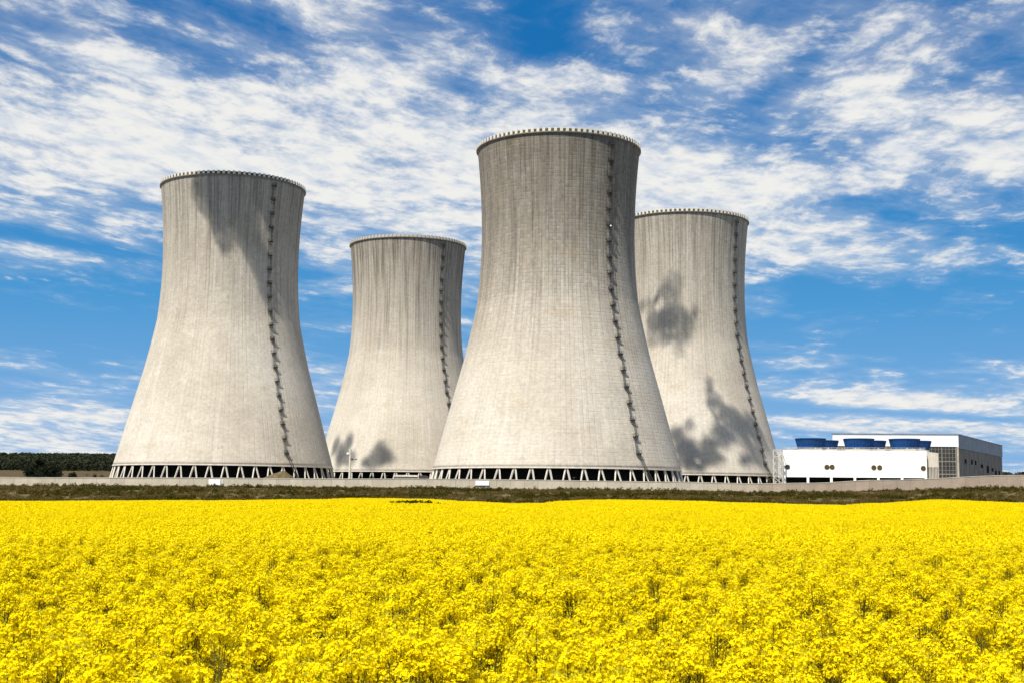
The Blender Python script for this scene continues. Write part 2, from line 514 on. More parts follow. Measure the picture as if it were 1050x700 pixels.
def ground_z(x, y):
    f = crop_top(x, min(y, FIELD_END + 10)) - CROP
    if y <= FIELD_END:
        return f
    wb = interp(x, WB) - 0.25
    if y <= WALL_Y:
        k = (y - FIELD_END) / (WALL_Y - FIELD_END)
        k = smoothstep(0, 1, k) * 0.6 + k * 0.4
        return f + (wb - f) * k + 0.35 * noise.noise((x * 0.05, y * 0.05, 0)) * 4 * k * (1 - k)
    yard = 6.4
    if y <= 470:
        return wb + 0.2 + (yard - wb - 0.2) * smoothstep(402, 470, y)
    left = 1 - smoothstep(-420, -180, x)
    right = smoothstep(330, 600, x)
    z = yard + 14 * smoothstep(820, 1500, y)
    z += left * 6 * smoothstep(500, 1500, y) + right * 6 * smoothstep(820, 1500, y)
    z += (23 * left + 10 * right + 6) * smoothstep(1450, 2300, y)
    return z


ys = list(np.concatenate([np.arange(-60, 40, 4), np.arange(40, 240, 8), np.arange(240, 480, 5), np.geomspace(480, 9000, 48)]))
xs_half = list(np.concatenate([np.arange(0, 160, 5), np.geomspace(160, 7000, 40)]))
xs = [-v for v in xs_half[:0:-1]] + xs_half
gv = [(x, y, ground_z(x, y)) for y in ys for x in xs]
nx = len(xs)
gf = [(j * nx + i, j * nx + i + 1, (j + 1) * nx + i + 1, (j + 1) * nx + i) for j in range(len(ys) - 1) for i in range(nx - 1)]
tag(link('ground', mesh_from('ground', gv, gf, [M['ground']], None, True)), kind='structure')

# ------------------------------------------------------------------ scatter objects ("stuff"): one mesh that carries
# its own plant prototypes and the points they grow on; a node group puts one on the other
rng = random.Random(7)


class Proto:
    def __init__(self):
        self.v, self.f, self.m = [], [], []

    def quad(self, a, b, c, d, m):
        n = len(self.v)
        self.v += [a, b, c, d]
        self.f.append((n, n + 1, n + 2, n + 3))
        self.m.append(m)

    def tri(self, a, b, c, m):
        n = len(self.v)
        self.v += [a, b, c]
        self.f.append((n, n + 1, n + 2))
        self.m.append(m)

    def stick(self, a, b, w0, w1, m):
        d = (b - a).normalized()
        s = d.cross(Vector((0.3, 0.9, 0.1))).normalized()
        t = s.cross(d)
        n = len(self.v)
        for p, w in ((a, w0), (b, w1)):
            for k in range(3):
                an = k * 2 * PI / 3
                self.v.append(p + (s * cos(an) + t * sin(an)) * w)
        for k in range(3):
            l = (k + 1) % 3
            self.f.append((n + k, n + l, n + 3 + l, n + 3 + k))
            self.m.append(m)


def rnd_unit(r, up=0.0):
    while True:
        v = Vector((r.uniform(-1, 1), r.uniform(-1, 1), r.uniform(-1, 1)))
        if 0.05 < v.length < 1:
            v.normalize()
            v.z += up
            return v.normalized()


def frame(n):
    s = n.cross(Vector((0.12, 0.37, 0.92))).normalized()
    return s, n.cross(s)


def flower(P, c, n, s, r):
    """four rounded petals in a cross, cupped a little"""
    a, b = frame(n)
    o = r.uniform(0, PI)
    for k in range(4):
        an = o + k * PI / 2
        d = a * cos(an) + b * sin(an)
        e = n.cross(d)
        lift = n * s * r.uniform(0.05, 0.45)
        P.quad(c, c + d * s * .75 - e * s * .48 + lift * .6, c + d * s * 1.15 + lift, c + d * s * .75 + e * s * .48 + lift * .6, 0)


def raceme(P, c, r, n, rad, h, s, lod):
    """domed flower head: flowers below, buds on top"""
    for i in range(n):
        u = rnd_unit(r, 0.35)
        k = r.uniform(0.6, 1.0)
        p = c + Vector((u.x * rad * k, u.y * rad * k, u.z * h * k))
        nn = (u + Vector((0, 0, 0.35))).normalized()
        if lod == 0:
            flower(P, p, nn, s * r.uniform(.8, 1.15), r)
        else:
            a, b = frame((nn + rnd_unit(r) * 0.4).normalized())
            o = r.uniform(0, PI)
            d, e = a * cos(o) + b * sin(o), b * cos(o) - a * sin(o)
            q = s * r.uniform(.8, 1.2)
            P.quad(p - d * q, p - e * q, p + d * q, p + e * q, 0)
    if lod == 0:
        for i in range(7):
            p = c + Vector((r.uniform(-.35, .35) * rad, r.uniform(-.35, .35) * rad, h * r.uniform(.85, 1.15)))
            a, b = Vector((.004, 0, 0)), Vector((0, .004, 0))
            P.quad(p - a, p - b + Vector((0, 0, .009)), p + a, p + b - Vector((0, 0, .006)), 1)


def rape_plant(P, r, base, lod, nf, s):
    top = r.uniform(1.14, 1.34)
    lean = Vector((r.uniform(-.09, .09), r.uniform(-.09, .09), 0))
    tip = base + lean + Vector((0, 0, top))
    P.stick(base, tip, .0042, .0026, 2)
    heads = [(tip, 1.05)]
    a0 = r.uniform(0, 6.28)
    nb = r.randint(7, 9)
    for i in range(nb):
        an = a0 + i * 2.4 + r.uniform(-.4, .4)
        low = i >= nb - 2
        rr = r.uniform(.07, .17) if low else r.uniform(.035, .09)
        h1 = top - .6 * rr - (r.uniform(.12, .34) if low else r.uniform(0, .07))
        h0 = h1 - r.uniform(.18, .4)
        a = base + lean * (h0 / top) + Vector((0, 0, h0))
        b = base + lean + Vector((cos(an) * rr, sin(an) * rr, h1))
        P.stick(a, b, .0026, .0018, 2)
        heads.append((b, r.uniform(.55, .95)))
    for c, k in heads:
        raceme(P, c, r, max(3, int(nf * k)), .056 * (k * .5 + .55), .050 * (k * .5 + .5), s, lod)
        if lod == 0:      # green pods and stalks under the head
            for i in range(6):
                u = rnd_unit(r)
                q = c + Vector((0, 0, -r.uniform(.03, .16)))
                P.stick(q, q + Vector((u.x * .04, u.y * .04, .03)), .0016, .0012, 2)
    nl = 7 if lod == 0 else 2
    for i in range(nl):
        an = r.uniform(0, 2 * PI)
        h0 = r.uniform(.2, .85) * top
        d = Vector((cos(an), sin(an), r.uniform(-.3, .4)))
        e = Vector((-sin(an), cos(an), 0))
        p = base + Vector((0, 0, h0))
        L = r.uniform(.08, .2) * (1.3 - h0 / top)
        P.quad(p, p + d * L * .5 - e * L * .2, p + d * L + Vector((0, 0, -.03)), p + d * L * .5 + e * L * .2, 2)


def scatter_object(name, protos, mats, points, nvar):
    """protos: list of Proto (several levels of detail, nvar each); points: (level, x, y, z, rot, scale, tilt)"""
    V, FA, MI, pid = [], [], [], []
    for i, P in enumerate(protos):
        n = len(V)
        V += [tuple(v) for v in P.v]
        FA += [tuple(q + n for q in f) for f in P.f]
        MI += P.m
        pid += [i] * len(P.v)
    np_ = len(V)
    V += [p[1:4] for p in points]
    me = bpy.data.meshes.new(name)
    me.from_pydata(V, [], FA)
    for m in mats:
        me.materials.append(m)
    me.polygons.foreach_set('material_index', MI)
    nv = len(V)

    def attr(nm, typ, pre, vals, key):
        a = me.attributes.new(nm, typ, 'POINT')
        a.data.foreach_set(key, np.concatenate([np.array(pre), np.array(vals)]).ravel())
    attr('pid', 'INT', np.array(pid, dtype=np.int32), np.full(len(points), -1, dtype=np.int32), 'value')
    attr('lev', 'INT', np.full(np_, -1, dtype=np.int32), np.array([p[0] for p in points], dtype=np.int32), 'value')
    attr('rot', 'FLOAT_VECTOR', np.zeros((np_, 3), dtype=np.float32),
         np.array([(p[6][0], p[6][1], p[4]) for p in points], dtype=np.float32), 'vector')
    attr('scl', 'FLOAT', np.ones(np_, dtype=np.float32), np.array([p[5] for p in points], dtype=np.float32), 'value')
    o = link(name, me)
    g = bpy.data.node_groups.new(name + '_scatter', 'GeometryNodeTree')
    g.interface.new_socket('Geometry', in_out='INPUT', socket_type='NodeSocketGeometry')
    g.interface.new_socket('Geometry', in_out='OUTPUT', socket_type='NodeSocketGeometry')
    N, L = g.nodes, g.links
    gi, go = N.new('NodeGroupInput'), N.new('NodeGroupOutput')

    def named(nm, typ):
        a = N.new('GeometryNodeInputNamedAttribute')
        a.data_type = typ
        a.inputs[0].default_value = nm
        return a.outputs[0]

    def eq(sock, val):
        c = N.new('FunctionNodeCompare')
        c.data_type = 'INT'
        c.operation = 'EQUAL'
        L.new(sock, c.inputs[2])
        c.inputs[3].default_value = val
        return c.outputs[0]

    def sep(geo, sel):
        s = N.new('GeometryNodeSeparateGeometry')
        s.domain = 'POINT'
        L.new(geo, s.inputs[0])
        L.new(sel, s.inputs[1])
        return s.outputs[0]
    P_, L_ = named('pid', 'INT'), named('lev', 'INT')
    fin = N.new('GeometryNodeJoinGeometry')
    for lev in range(len(protos) // nvar):
        j = N.new('GeometryNodeJoinGeometry')
        for k in range(nvar):
            gt = N.new('GeometryNodeGeometryToInstance')
            L.new(sep(gi.outputs[0], eq(P_, lev * nvar + k)), gt.inputs[0])
            L.new(gt.outputs[0], j.inputs[0])
        iop = N.new('GeometryNodeInstanceOnPoints')
        L.new(sep(gi.outputs[0], eq(L_, lev)), iop.inputs['Points'])
        L.new(j.outputs[0], iop.inputs['Instance'])
        iop.inputs['Pick Instance'].default_value = True
        rv = N.new('FunctionNodeRandomValue')
        rv.data_type = 'INT'
        rv.inputs[4].default_value = 0
        rv.inputs[5].default_value = nvar - 1
        L.new(rv.outputs[2], iop.inputs['Instance Index'])
        e = N.new('FunctionNodeEulerToRotation')
        L.new(named('rot', 'FLOAT_VECTOR'), e.inputs[0])
        L.new(e.outputs[0], iop.inputs['Rotation'])
        L.new(named('scl', 'FLOAT'), iop.inputs['Scale'])
        L.new(iop.outputs[0], fin.inputs[0])
    L.new(fin.outputs[0], go.inputs[0])
    md = o.modifiers.new('scatter', 'NODES')
    md.node_group = g
    return o


# ---- rapeseed crop
NV = 6
protos = []
for k in range(NV):                                   # near: single plants
    P = Proto()
    rape_plant(P, random.Random(100 + k), Vector((0, 0, 0)), 0, 52, .0092)
    protos.append(P)
for k in range(NV):                                   # middle distance: drifts about 1.3 m across
    P, r = Proto(), random.Random(200 + k)
    for i in range(52):
        a, q = r.uniform(0, 2 * PI), .72 * math.sqrt(r.random())
        rape_plant(P, r, Vector((cos(a) * q, sin(a) * q, r.uniform(-.10, .07))), 1, 13, .014)
    protos.append(P)
for k in range(NV):                                   # far: drifts about 3 m across
    P, r = Proto(), random.Random(300 + k)
    for i in range(230):
        a, q = r.uniform(0, 2 * PI), 1.7 * math.sqrt(r.random())
        rape_plant(P, r, Vector((cos(a) * q, sin(a) * q, r.uniform(-.12, .08))), 1, 5, .027)
    protos.append(P)

points = []


def half(y):
    return 0.40 * max(y, 0) + 6.0


def gap(x, y):
    """the few thin spots of the crop, and the wheel track near the crest"""
    n_ = noise.noise((x * .55, y * .30, 11.0)) + .5 * noise.noise((x * 1.7, y * .9, 5.0))
    return n_ < -.66 or noise.noise((x * 2.4, y * 1.9, 8)) < -.53


def add_points(lev, y0, y1, step, jit, s0, s1, dz):
    y = y0
    while y < y1:
        h = half(y)
        x = -h
        while x < h:
            X, Y = x + rng.uniform(-jit, jit), y + rng.uniform(-jit, jit)
            if not (lev == 0 and gap(X, Y)):
                zz = crop_top(X, Y) - CROP + rng.uniform(-dz, dz)
                if lev == 0:
                    zz += .08 * noise.noise((X * .9, Y * .9, 2)) + .15 * noise.noise((X * 2.4, Y * 1.9, 8)) - .04
                tl = (rng.uniform(-.10, .10), rng.uniform(-.10, .10)) if lev == 0 else (0, 0)
                points.append((lev, X, Y, zz, rng.uniform(0, 2 * PI), rng.uniform(s0, s1), tl))
            x += step
        y += step


add_points(0, -2.0, 24, .168, .085, .90, 1.08, .085)
add_points(1, 23.5, 75, .92, .30, .97, 1.03, .06)
add_points(2, 74, FIELD_END, 2.15, .7, .97, 1.03, .06)
fieldo = scatter_object('rapeseed_field', protos, [M['petal'], M['bud'], M['stem']], points, NV)
tag(fieldo, 'dense yellow flowering rapeseed crop filling the foreground', 'rapeseed', kind='stuff')

# ---- rough grass on the bank
tp = []
for k in range(4):                                    # low dry tufts
    P, r = Proto(), random.Random(400 + k)
    for i in range(60):
        b = Vector((r.gauss(0, .5), r.gauss(0, .35), 0))
        u = rnd_unit(r, .5)
        t_ = b + Vector((u.x * .35, u.y * .35, r.uniform(.25, .7)))
        e = Vector((r.uniform(-1, 1), r.uniform(-1, 1), 0)).normalized() * .07
        P.tri(b - e, b + e, t_, 1 if r.random() < .75 else 0)
    tp.append(P)
for k in range(4):                                    # taller dark weed clumps
    P, r = Proto(), random.Random(500 + k)
    for i in range(130):
        u = rnd_unit(r, .2)
        c = Vector((u.x * 1.1 * r.random() ** .4, u.y * .8 * r.random() ** .4, .1 + max(0, u.z) * r.uniform(.3, 1.0)))
        a, b = frame(rnd_unit(r, .3))
        q = r.uniform(.08, .2)
        P.quad(c - a * q, c - b * q * .6, c + a * q, c + b * q * .6, 0)
    tp.append(P)
gp = []
for i in range(9000):
    Y = rng.uniform(FIELD_END - 2, WALL_Y - 1)
    X = rng.uniform(-1, 1) * (0.43 * Y + 10)
    d = noise.noise((X * .035, Y * .05, 9)) + .6 * noise.noise((X * .15, Y * .15, 4))
    lev = 1 if d + rng.uniform(-.3, .3) > .27 else 0
    gp.append((lev, X, Y, ground_z(X, Y) - .03, rng.uniform(0, 6.28), rng.uniform(.6, 1.25), (0, 0)))
for i in range(420):                                  # band of weeds along the wall foot and the field edge
    X = rng.uniform(-170, 170)
    Y = WALL_Y - rng.uniform(.5, 6) if i % 2 else FIELD_END + rng.uniform(0, 6)
    gp.append((1, X, Y, ground_z(X, Y) - .12, rng.uniform(0, 6.28), rng.uniform(.35, .85), (0, 0)))
a0, a1 = pt(396, 516, 138), pt(456, 518, 138)
for i in range(130):                                  # green weeds choking a low spot of the crop
    k = rng.random()
    X, Y = a0.x + (a1.x - a0.x) * k, 138 + rng.uniform(-6, 6) * (1 - abs(2 * k - 1))
    gp.append((1, X, Y, crop_top(X, Y) - .36 - .30 * abs(2 * k - 1), rng.uniform(0, 6.28), rng.uniform(.55, .8), (0, 0)))
gr = scatter_object('bank_grass', tp, [M['tuft_dark'], M['tuft_dry']], gp, 4)
tag(gr, 'rough brown and olive grass on the bank below the wall', 'grass', kind='stuff')

# ------------------------------------------------------------------ concrete perimeter wall
mb = MB()
step = 4.0
x = -240.0
while x < 240:
    x1 = x + step
    za, zb_ = interp(x, WT), interp(x1, WT)
    ba, bb = interp(x, WB) - 1.2, interp(x1, WB) - 1.2
    vs = [(x, WALL_Y, ba), (x1, WALL_Y, bb), (x1, WALL_Y + .35, bb), (x, WALL_Y + .35, ba),
          (x, WALL_Y, za), (x1, WALL_Y, zb_), (x1, WALL_Y + .35, zb_), (x, WALL_Y + .35, za)]
    mb.add(vs, [(0, 1, 5, 4), (4, 5, 6, 7), (2, 3, 7, 6)])
    x = x1
wall = mb.build('perimeter_wall', M['wall'])
tag(wall, 'long low beige concrete panel wall along the top of the grass bank', 'wall')
cp = MB()
x = -240.0
while x < 240:
    x1 = x + step
    za, zb_ = interp(x, WT) + .003, interp(x1, WT) + .003
    for (u, a, b) in ((0, za, zb_),):
        vs = [(x, WALL_Y - .08, a), (x1, WALL_Y - .08, b), (x1, WALL_Y + .43, b), (x, WALL_Y + .43, a),
              (x, WALL_Y - .08, a + .16), (x1, WALL_Y - .08, b + .16), (x1, WALL_Y + .43, b + .16), (x, WALL_Y + .43, a + .16)]
        cp.add(vs, [(0, 1, 5, 4), (4, 5, 6, 7), (2, 3, 7, 6), (3, 2, 1, 0)])
    x = x1
cp.build('coping', M['concrete_light'], wall)

for (xa, xb, ya, yb, lab, side) in ((214, 226, 490.6, 496.8, 'blank white board on the wall below the leftmost cooling tower', 1),
                                    (487.5, 501.6, 492.3, 497.2, 'blank white board on the wall below the largest cooling tower', 0)):
    p, q = pt(xa, ya, WALL_Y - .2), pt(xb, yb, WALL_Y - .2)
    m_ = MB()
    m_.box(-(q.x - p.x) / 2, (q.x - p.x) / 2, -.08, .04, 0, p.z - q.z)
    s_ = thing('sign_board', lab, 'sign', ((p.x + q.x) / 2, WALL_Y - .2, q.z), 0, 'white boards on the wall')
    m_.build('panel', M['white'], s_)
    for k in (-.3, .3):
        m_ = MB()
        m_.box((q.x - p.x) * k - .06, (q.x - p.x) * k + .06, .04, .12, -1.2, p.z - q.z - .1)
        m_.build('post', M['steel_light'], s_)
    if side:
        w_ = pt(228, 493.5, WALL_Y - .12)
        m_ = MB()
        m_.box(-.35, .35, -.05, .05, 0, 1.2)
        s2_ = thing('notice_plate', 'small pale notice plate just right of the white board under the leftmost tower', 'sign', (w_.x, w_.y, w_.z - .6))
        m_.build('plate', M['block'], s2_)

# ------------------------------------------------------------------ cooling towers
H = 117.0
R_RIM, R_BASE = 30.2, 44.75
ZT, A_ = 84.0, 28.1


def shell_r(z):
    b = 74.0 if z < ZT else 88.0
    r = A_ * math.sqrt(1 + ((z - ZT) / b) ** 2)
    if z < 60:
        r += 1.35 * sin(PI * z / 60) ** 1.0
    return r


K0 = R_BASE / shell_r(0)
NA = 192


def make_tower(name, key, label, ladder_az, seed, dirt, grid, drip, dull=False, n_land=19, spot=False):
    X, Y, zb = TOWERS[key]
    root = thing(name, label, 'cooling tower', (X, Y, zb - LEG_H), 0, 'four concrete cooling towers')
    z0 = LEG_H
    zs = [H * i / 90 for i in range(91)]
    sh = MB()
    prof = [(shell_r(z) * (1 + (K0 - 1) * max(0, 1 - z / 40)), z) for z in zs]
    inner = [(r - (.9 if z < 6 else .45), z) for r, z in reversed(prof)]
    sh.lathe(prof + inner, NA, closed=True)
    shell = sh.build('shell', concrete_shell('tower_concrete_' + key.lower(), seed, H, dirt, grid, drip), root, True, (0, 0, z0))
    rad = lambda z: shell_r(z) * (1 + (K0 - 1) * max(0, 1 - z / 40))
    rt = rad(H)
    # lintel ring at the foot, walkway ring at the rim
    lt = MB()
    lt.lathe([(R_BASE - .02, -.30), (R_BASE + .22, -.30), (R_BASE + .18, .20), (R_BASE - .1, .22)], NA)
    lt.lathe([(R_BASE - 1.1, -.30), (R_BASE - .02, -.302)], NA)
    lt.build('lintel_ring', M['concrete_light'], root, False, (0, 0, z0))
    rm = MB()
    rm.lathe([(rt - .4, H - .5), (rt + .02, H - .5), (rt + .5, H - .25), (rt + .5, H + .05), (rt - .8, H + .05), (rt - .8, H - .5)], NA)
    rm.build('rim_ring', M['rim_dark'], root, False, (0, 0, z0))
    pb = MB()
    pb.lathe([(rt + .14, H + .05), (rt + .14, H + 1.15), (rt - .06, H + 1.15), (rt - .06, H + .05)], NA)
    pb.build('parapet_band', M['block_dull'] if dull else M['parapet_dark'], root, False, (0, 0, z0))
    # parapet blocks
    nb = 92
    w = 2 * PI * (rt + .6) / nb
    bm = MB()
    bm.box(.16, .48, -w * .25, w * .25, .05, 1.40)
    bme = mesh_from('parapet_block', bm.v, bm.f, [M['block_dull' if dull else 'block']])
    for k in range(nb):
        a = 2 * PI * k / nb
        link('parapet_block', bme, root, (rt * cos(a), rt * sin(a), z0 + H), a)
    # raking columns, one A-frame each
    nl = 48
    cm = MB()
    for s in (-1, 1):
        cm.bar((-.45, s * .26, LEG_H - .28), (1.35, s * 1.75, -.5), .46, 4)
    cm.box(.7, 2.0, -2.3, -1.3, -.8, .25)
    cm.box(.7, 2.0, 1.3, 2.3, -.8, .25)
    cme = mesh_from('a_frame_column', cm.v, cm.f, [M['concrete_light']])
    for k in range(nl):
        a = 2 * PI * (k + .3 * seed) / nl
        link('a_frame_column', cme, root, (R_BASE * cos(a), R_BASE * sin(a), 0), a)
    # near-black fill drum added to keep the interior dark; basin kerb
    fl = MB()
    fl.lathe([(0.01, z0 + 1.5), (R_BASE - 2.6, z0 + 1.5), (R_BASE - 2.2, -.5)], 96)
    fl.build('dark_fill_drum', M['fill'], root, True)
    bs = MB()
    bs.lathe([(R_BASE + 3.0, -1.5), (R_BASE + 3.0, .55), (R_BASE + 2.6, .55), (R_BASE + 2.6, -1.5)], 96)
    bs.build('basin_kerb', M['concrete_trim'], root)
    # access ladder with landings, following the shell
    ca, sa = sin(ladder_az), -cos(ladder_az)          # azimuth measured from -Y towards +X
    rd = Vector((ca, sa, 0))
    tn = Vector((-sa, ca, 0))

    def P_(z, out=0.0, side=0.0):
        return rd * (rad(max(0, min(H, z))) + out) + tn * side + Vector((0, 0, z))
    ld = MB()
    dz = (H - 8.0) / n_land
    for k in range(n_land):
        z_a, z_b = 5.0 + dz * k, 5.0 + dz * (k + 1)
        sd = .45 if k % 2 else -.45
        for q in (-.32, .32):
            m_ = 3
            for j in range(m_):
                za_, zb2 = z_a + (z_b - z_a) * j / m_, z_a + (z_b - z_a) * (j + 1) / m_
                ld.bar(P_(za_, .55, sd + q), P_(zb2, .55, sd + q), .10)
        z_ = z_a + .4
        while z_ < z_b:
            ld.bar(P_(z_, .55, sd - .32), P_(z_, .55, sd + .32), .06)
            z_ += .6
        z_ = z_a + 2.3                                 # safety cage hoops
        while z_ < z_b:
            pp = [P_(z_, .55, sd - .4), P_(z_, .9, sd - .38), P_(z_, 1.05, sd), P_(z_, .9, sd + .38), P_(z_, .55, sd + .4)]
            for u_, v_ in zip(pp, pp[1:]):
                ld.bar(u_, v_, .05)
            z_ += 1.6
        for q_ in (-.42, .42):
            ld.bar(P_(z_a + 2.3, .9, sd + q_ * .9), P_(z_b, .9, sd + q_ * .9), .045)
    # lowest flight slants away to the ground
    for q in (0, .9):
        ld.bar(P_(5.0, .7, q - .4), rd * (R_BASE + 3.2) + tn * (3.4 + q) + Vector((0, 0, -LEG_H + .2)), .22)
    ldo = ld.build('access_ladder', M['steel'], root, False, (0, 0, z0))
    for k in range(n_land + 1):
        zz = 5.0 + dz * k
        sd = .0
        pm = MB()
        Mx = Matrix(((tn.x, rd.x, 0, 0), (tn.y, rd.y, 0, 0), (0, 0, 1, 0), (0, 0, 0, 1)))
        Mx = Matrix.Translation(P_(zz, 0, sd)) @ Mx
        pm.box(-.9, .9, -.15, 1.15, -.1, .06, Mx)
        for xx in (-.85, 0, .85):
            pm.box(xx - .05, xx + .05, 1.07, 1.13, .06, 1.12, Mx)
        for xx in (-.85, .85):
            pm.box(xx - .05, xx + .05, .1, .2, .06, 1.12, Mx)
            pm.box(xx - .045, xx + .045, .2, 1.07, 1.05, 1.13, Mx)
            pm.box(xx - .045, xx + .045, .2, 1.07, .55, .62, Mx)
        pm.box(-.9, .9, 1.07, 1.13, 1.05, 1.13, Mx)
        pm.box(-.9, .9, 1.07, 1.13, .52, .60, Mx)
        pm.box(-.85, .85, 1.08, 1.12, .06, .25, Mx)
        for xx in (-.7, .7):                            # brackets under the deck
            pm.bar(Mx @ Vector((xx, 1.0, -.1)), Mx @ Vector((xx, .02, -1.4)), .12)
        pm.build('landing', M['steel'], ldo)
    if spot:
        sm = MB()
        c_ = P_(H * .725, 1.5, -.1)
        sm.lathe([(.02, .34), (.24, .28), (.30, .03), (.24, -.2), (.02, -.26)], 12, c_.x, c_.y)
        for i_ in range(len(sm.v)):
            sm.v[i_].z += c_.z
        sm.build('obstruction_lamp', M['lamp'], ldo, True)
    return root


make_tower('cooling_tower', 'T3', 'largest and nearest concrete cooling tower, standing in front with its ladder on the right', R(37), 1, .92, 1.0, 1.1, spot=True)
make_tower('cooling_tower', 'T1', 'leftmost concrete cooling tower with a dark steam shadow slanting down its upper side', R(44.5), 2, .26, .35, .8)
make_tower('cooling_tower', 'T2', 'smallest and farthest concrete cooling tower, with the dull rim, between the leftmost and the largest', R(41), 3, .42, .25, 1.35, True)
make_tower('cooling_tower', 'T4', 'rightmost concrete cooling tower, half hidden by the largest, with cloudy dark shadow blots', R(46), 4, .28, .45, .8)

# ------------------------------------------------------------------ white fan-cooler building
FY = 520.0
pl, pr = pt(803, 461.3, FY + 6), pt(950, 461.8, FY)
p_bot = pt(950, 490.4, FY)
gz = 8.6
roofz = pr.z
ax = Vector((pl.x - pr.x, pl.y - pr.y, 0))
WL = ax.length
ex = -ax.normalized()                    # left -> right along the front
fr = math.atan2(ex.y, ex.x)
cool = thing('cooling_unit_building', 'low white industrial building with three pairs of blue fan stacks on its roof', 'building', (pl.x, pl.y, gz), fr)
DEP = 26.0
hz = roofz - gz
zo = p_bot.z - gz + .3                   # underside of the front wall
b = MB()
b.box(0, WL, 0, .5, zo, hz)              # front skirt
b.box(0, .5, .5, DEP, zo, hz)
b.box(WL - .5, WL, .5, DEP, zo, hz)
b.box(.5, WL - .5, DEP - .5, DEP, zo, hz)
b.build('wall', M['white'], cool)
b = MB()
for i in range(1, 14):
    b.box(WL * i / 14 - .05, WL * i / 14 + .05, -.03, .02, zo + .1, hz - .1)
for k in (.33, .66):
    b.box(.05, WL - .05, -.025, .02, zo + (hz - zo) * k - .04, zo + (hz - zo) * k + .04)
b.build('cladding_joint', M['panel_joint'], cool)
b = MB()
b.box(.502, WL - .502, .502, DEP - .502, hz - .9, hz - .35)
b.build('roof_deck', M['steel_light'], cool)
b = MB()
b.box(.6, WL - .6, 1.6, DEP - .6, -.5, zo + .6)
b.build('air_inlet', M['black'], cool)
npil = 7
for i in range(npil):
    b = MB()
    xx = (WL - .9) * i / (npil - 1)
    b.box(xx, xx + .9, .02, .6, -.6, zo - .003)
    b.build('pillar', M['white'], cool)
for i, (xp, yp) in enumerate(((807.3, 478), (848, 478.3), (853.3, 478.3), (896, 479), (902, 479), (946.3, 479.8))):
    lx = (xp - 803) / 147.0 * WL
    zc = pt(xp, yp, FY + 3).z - gz
    b = MB()
    nseg = 20
    ring = [(.95, -.04), (.95, -.14), (.62, -.14), (.62, -.04)]
    vs, fs = [], []
    for r_, y_ in ring:
        for k in range(nseg):
            a = 2 * PI * k / nseg
            vs.append((lx + r_ * cos(a), y_, zc + r_ * sin(a)))
    for q in range(3):
        for k in range(nseg):
            l = (k + 1) % nseg
            fs.append((q * nseg + k, q * nseg + l, (q + 1) * nseg + l, (q + 1) * nseg + k))
    b.add(vs, fs)
    po = b.build('porthole', M['steel'] if i == 0 else M['brass'], cool)
    b = MB()
    b.add([(lx + .63 * cos(2 * PI * k / nseg), -.06, zc + .63 * sin(2 * PI * k / nseg)) for k in range(nseg)], [tuple(range(nseg))])
    b.build('pane', M['glass'] if i == 0 else M['brass'], po)
# fan stacks flare upwards, rear row shifted to the right
for row, (dy_, offs) in enumerate(((8.0, 0.0), (18.5, 6.0))):
    for xp in (831.5, 882, 929.5):
        lx = (xp - 803) / 147.0 * WL + offs + .6 * row + .9
        st = MB()
        k_ = 1.0 if row == 0 else .92
        zt = 3.3 if row == 0 else 3.0
        st.lathe([(5.0 * k_, -.5), (5.0 * k_, .5), (5.3 * k_, 1.4), (5.75 * k_, zt), (5.95 * k_, zt), (5.95 * k_, zt + .18), (5.6 * k_, zt + .18),
                  (5.2 * k_, 1.4), (4.9 * k_, .5)], 40, lx, dy_ + 1)
        for q in range(28):
            a = 2 * PI * q / 28
            st.bar((lx + 5.1 * k_ * cos(a), dy_ + 1 + 5.1 * k_ * sin(a), .4), (lx + 5.82 * k_ * cos(a), dy_ + 1 + 5.82 * k_ * sin(a), zt), .16)
        for v_ in st.v:
            v_.z += hz + 1.35
        so_ = st.build('fan_stack', M['blue'], cool)
        hb = MB()
        hb.box(lx - .9, lx + .9, dy_ + .1, dy_ + 1.9, hz - .3, hz + 2.6)
        for q in range(6):
            a = q * PI / 3
            hb.bar((lx, dy_ + 1, hz + 2.7), (lx + 4.6 * k_ * cos(a), dy_ + 1 + 4.6 * k_ * sin(a), hz + 2.9), .5, 4)
        hb.build('fan', M['steel'], so_)
        kb = MB()
        kb.lathe([(5.2 * k_, hz - .4), (5.2 * k_, hz + .86)], 40, lx, dy_ + 1)
        kb.build('stack_base', M['beige_clad'], so_)
for i, u in enumerate((.03, .22, .31, .50, .66, .86, .95)):
    b = MB()
    xx = WL * u
    b.box(xx, xx + 2.2 + .8 * (i % 3), 1.2, 3.0, hz - .36, hz + .45 + .35 * (i % 2))
    b.box(xx + .3, xx + .8, 1.0, 1.18, hz - .2, hz + 1.0)
    b.build('roof_duct', M['beige_clad'] if i % 2 else M['steel_light'], cool)
b = MB()
b.bar((1, 1.9, hz + .55), (WL - 1, 1.9, hz + .55), .2, 8)
b.build('roof_pipe', M['steel_light'], cool)
# roof railing
b = MB()
for yy in (.25, DEP - .25):
    k = 0
    while k <= WL - .3:
        b.bar((k + .25, yy, hz), (k + .25, yy, hz + 1.15), .09)
        k += 2.0
    for zz in (.6, 1.12):
        b.bar((.2, yy, hz + zz), (WL - .2, yy, hz + zz), .10)
for xx in (.25, WL - .25):
    for zz in (.6, 1.12):
        b.bar((xx, .25, hz + zz), (xx, DEP - .25, hz + zz), .10)
b.build('railing', M['steel_light'], cool)
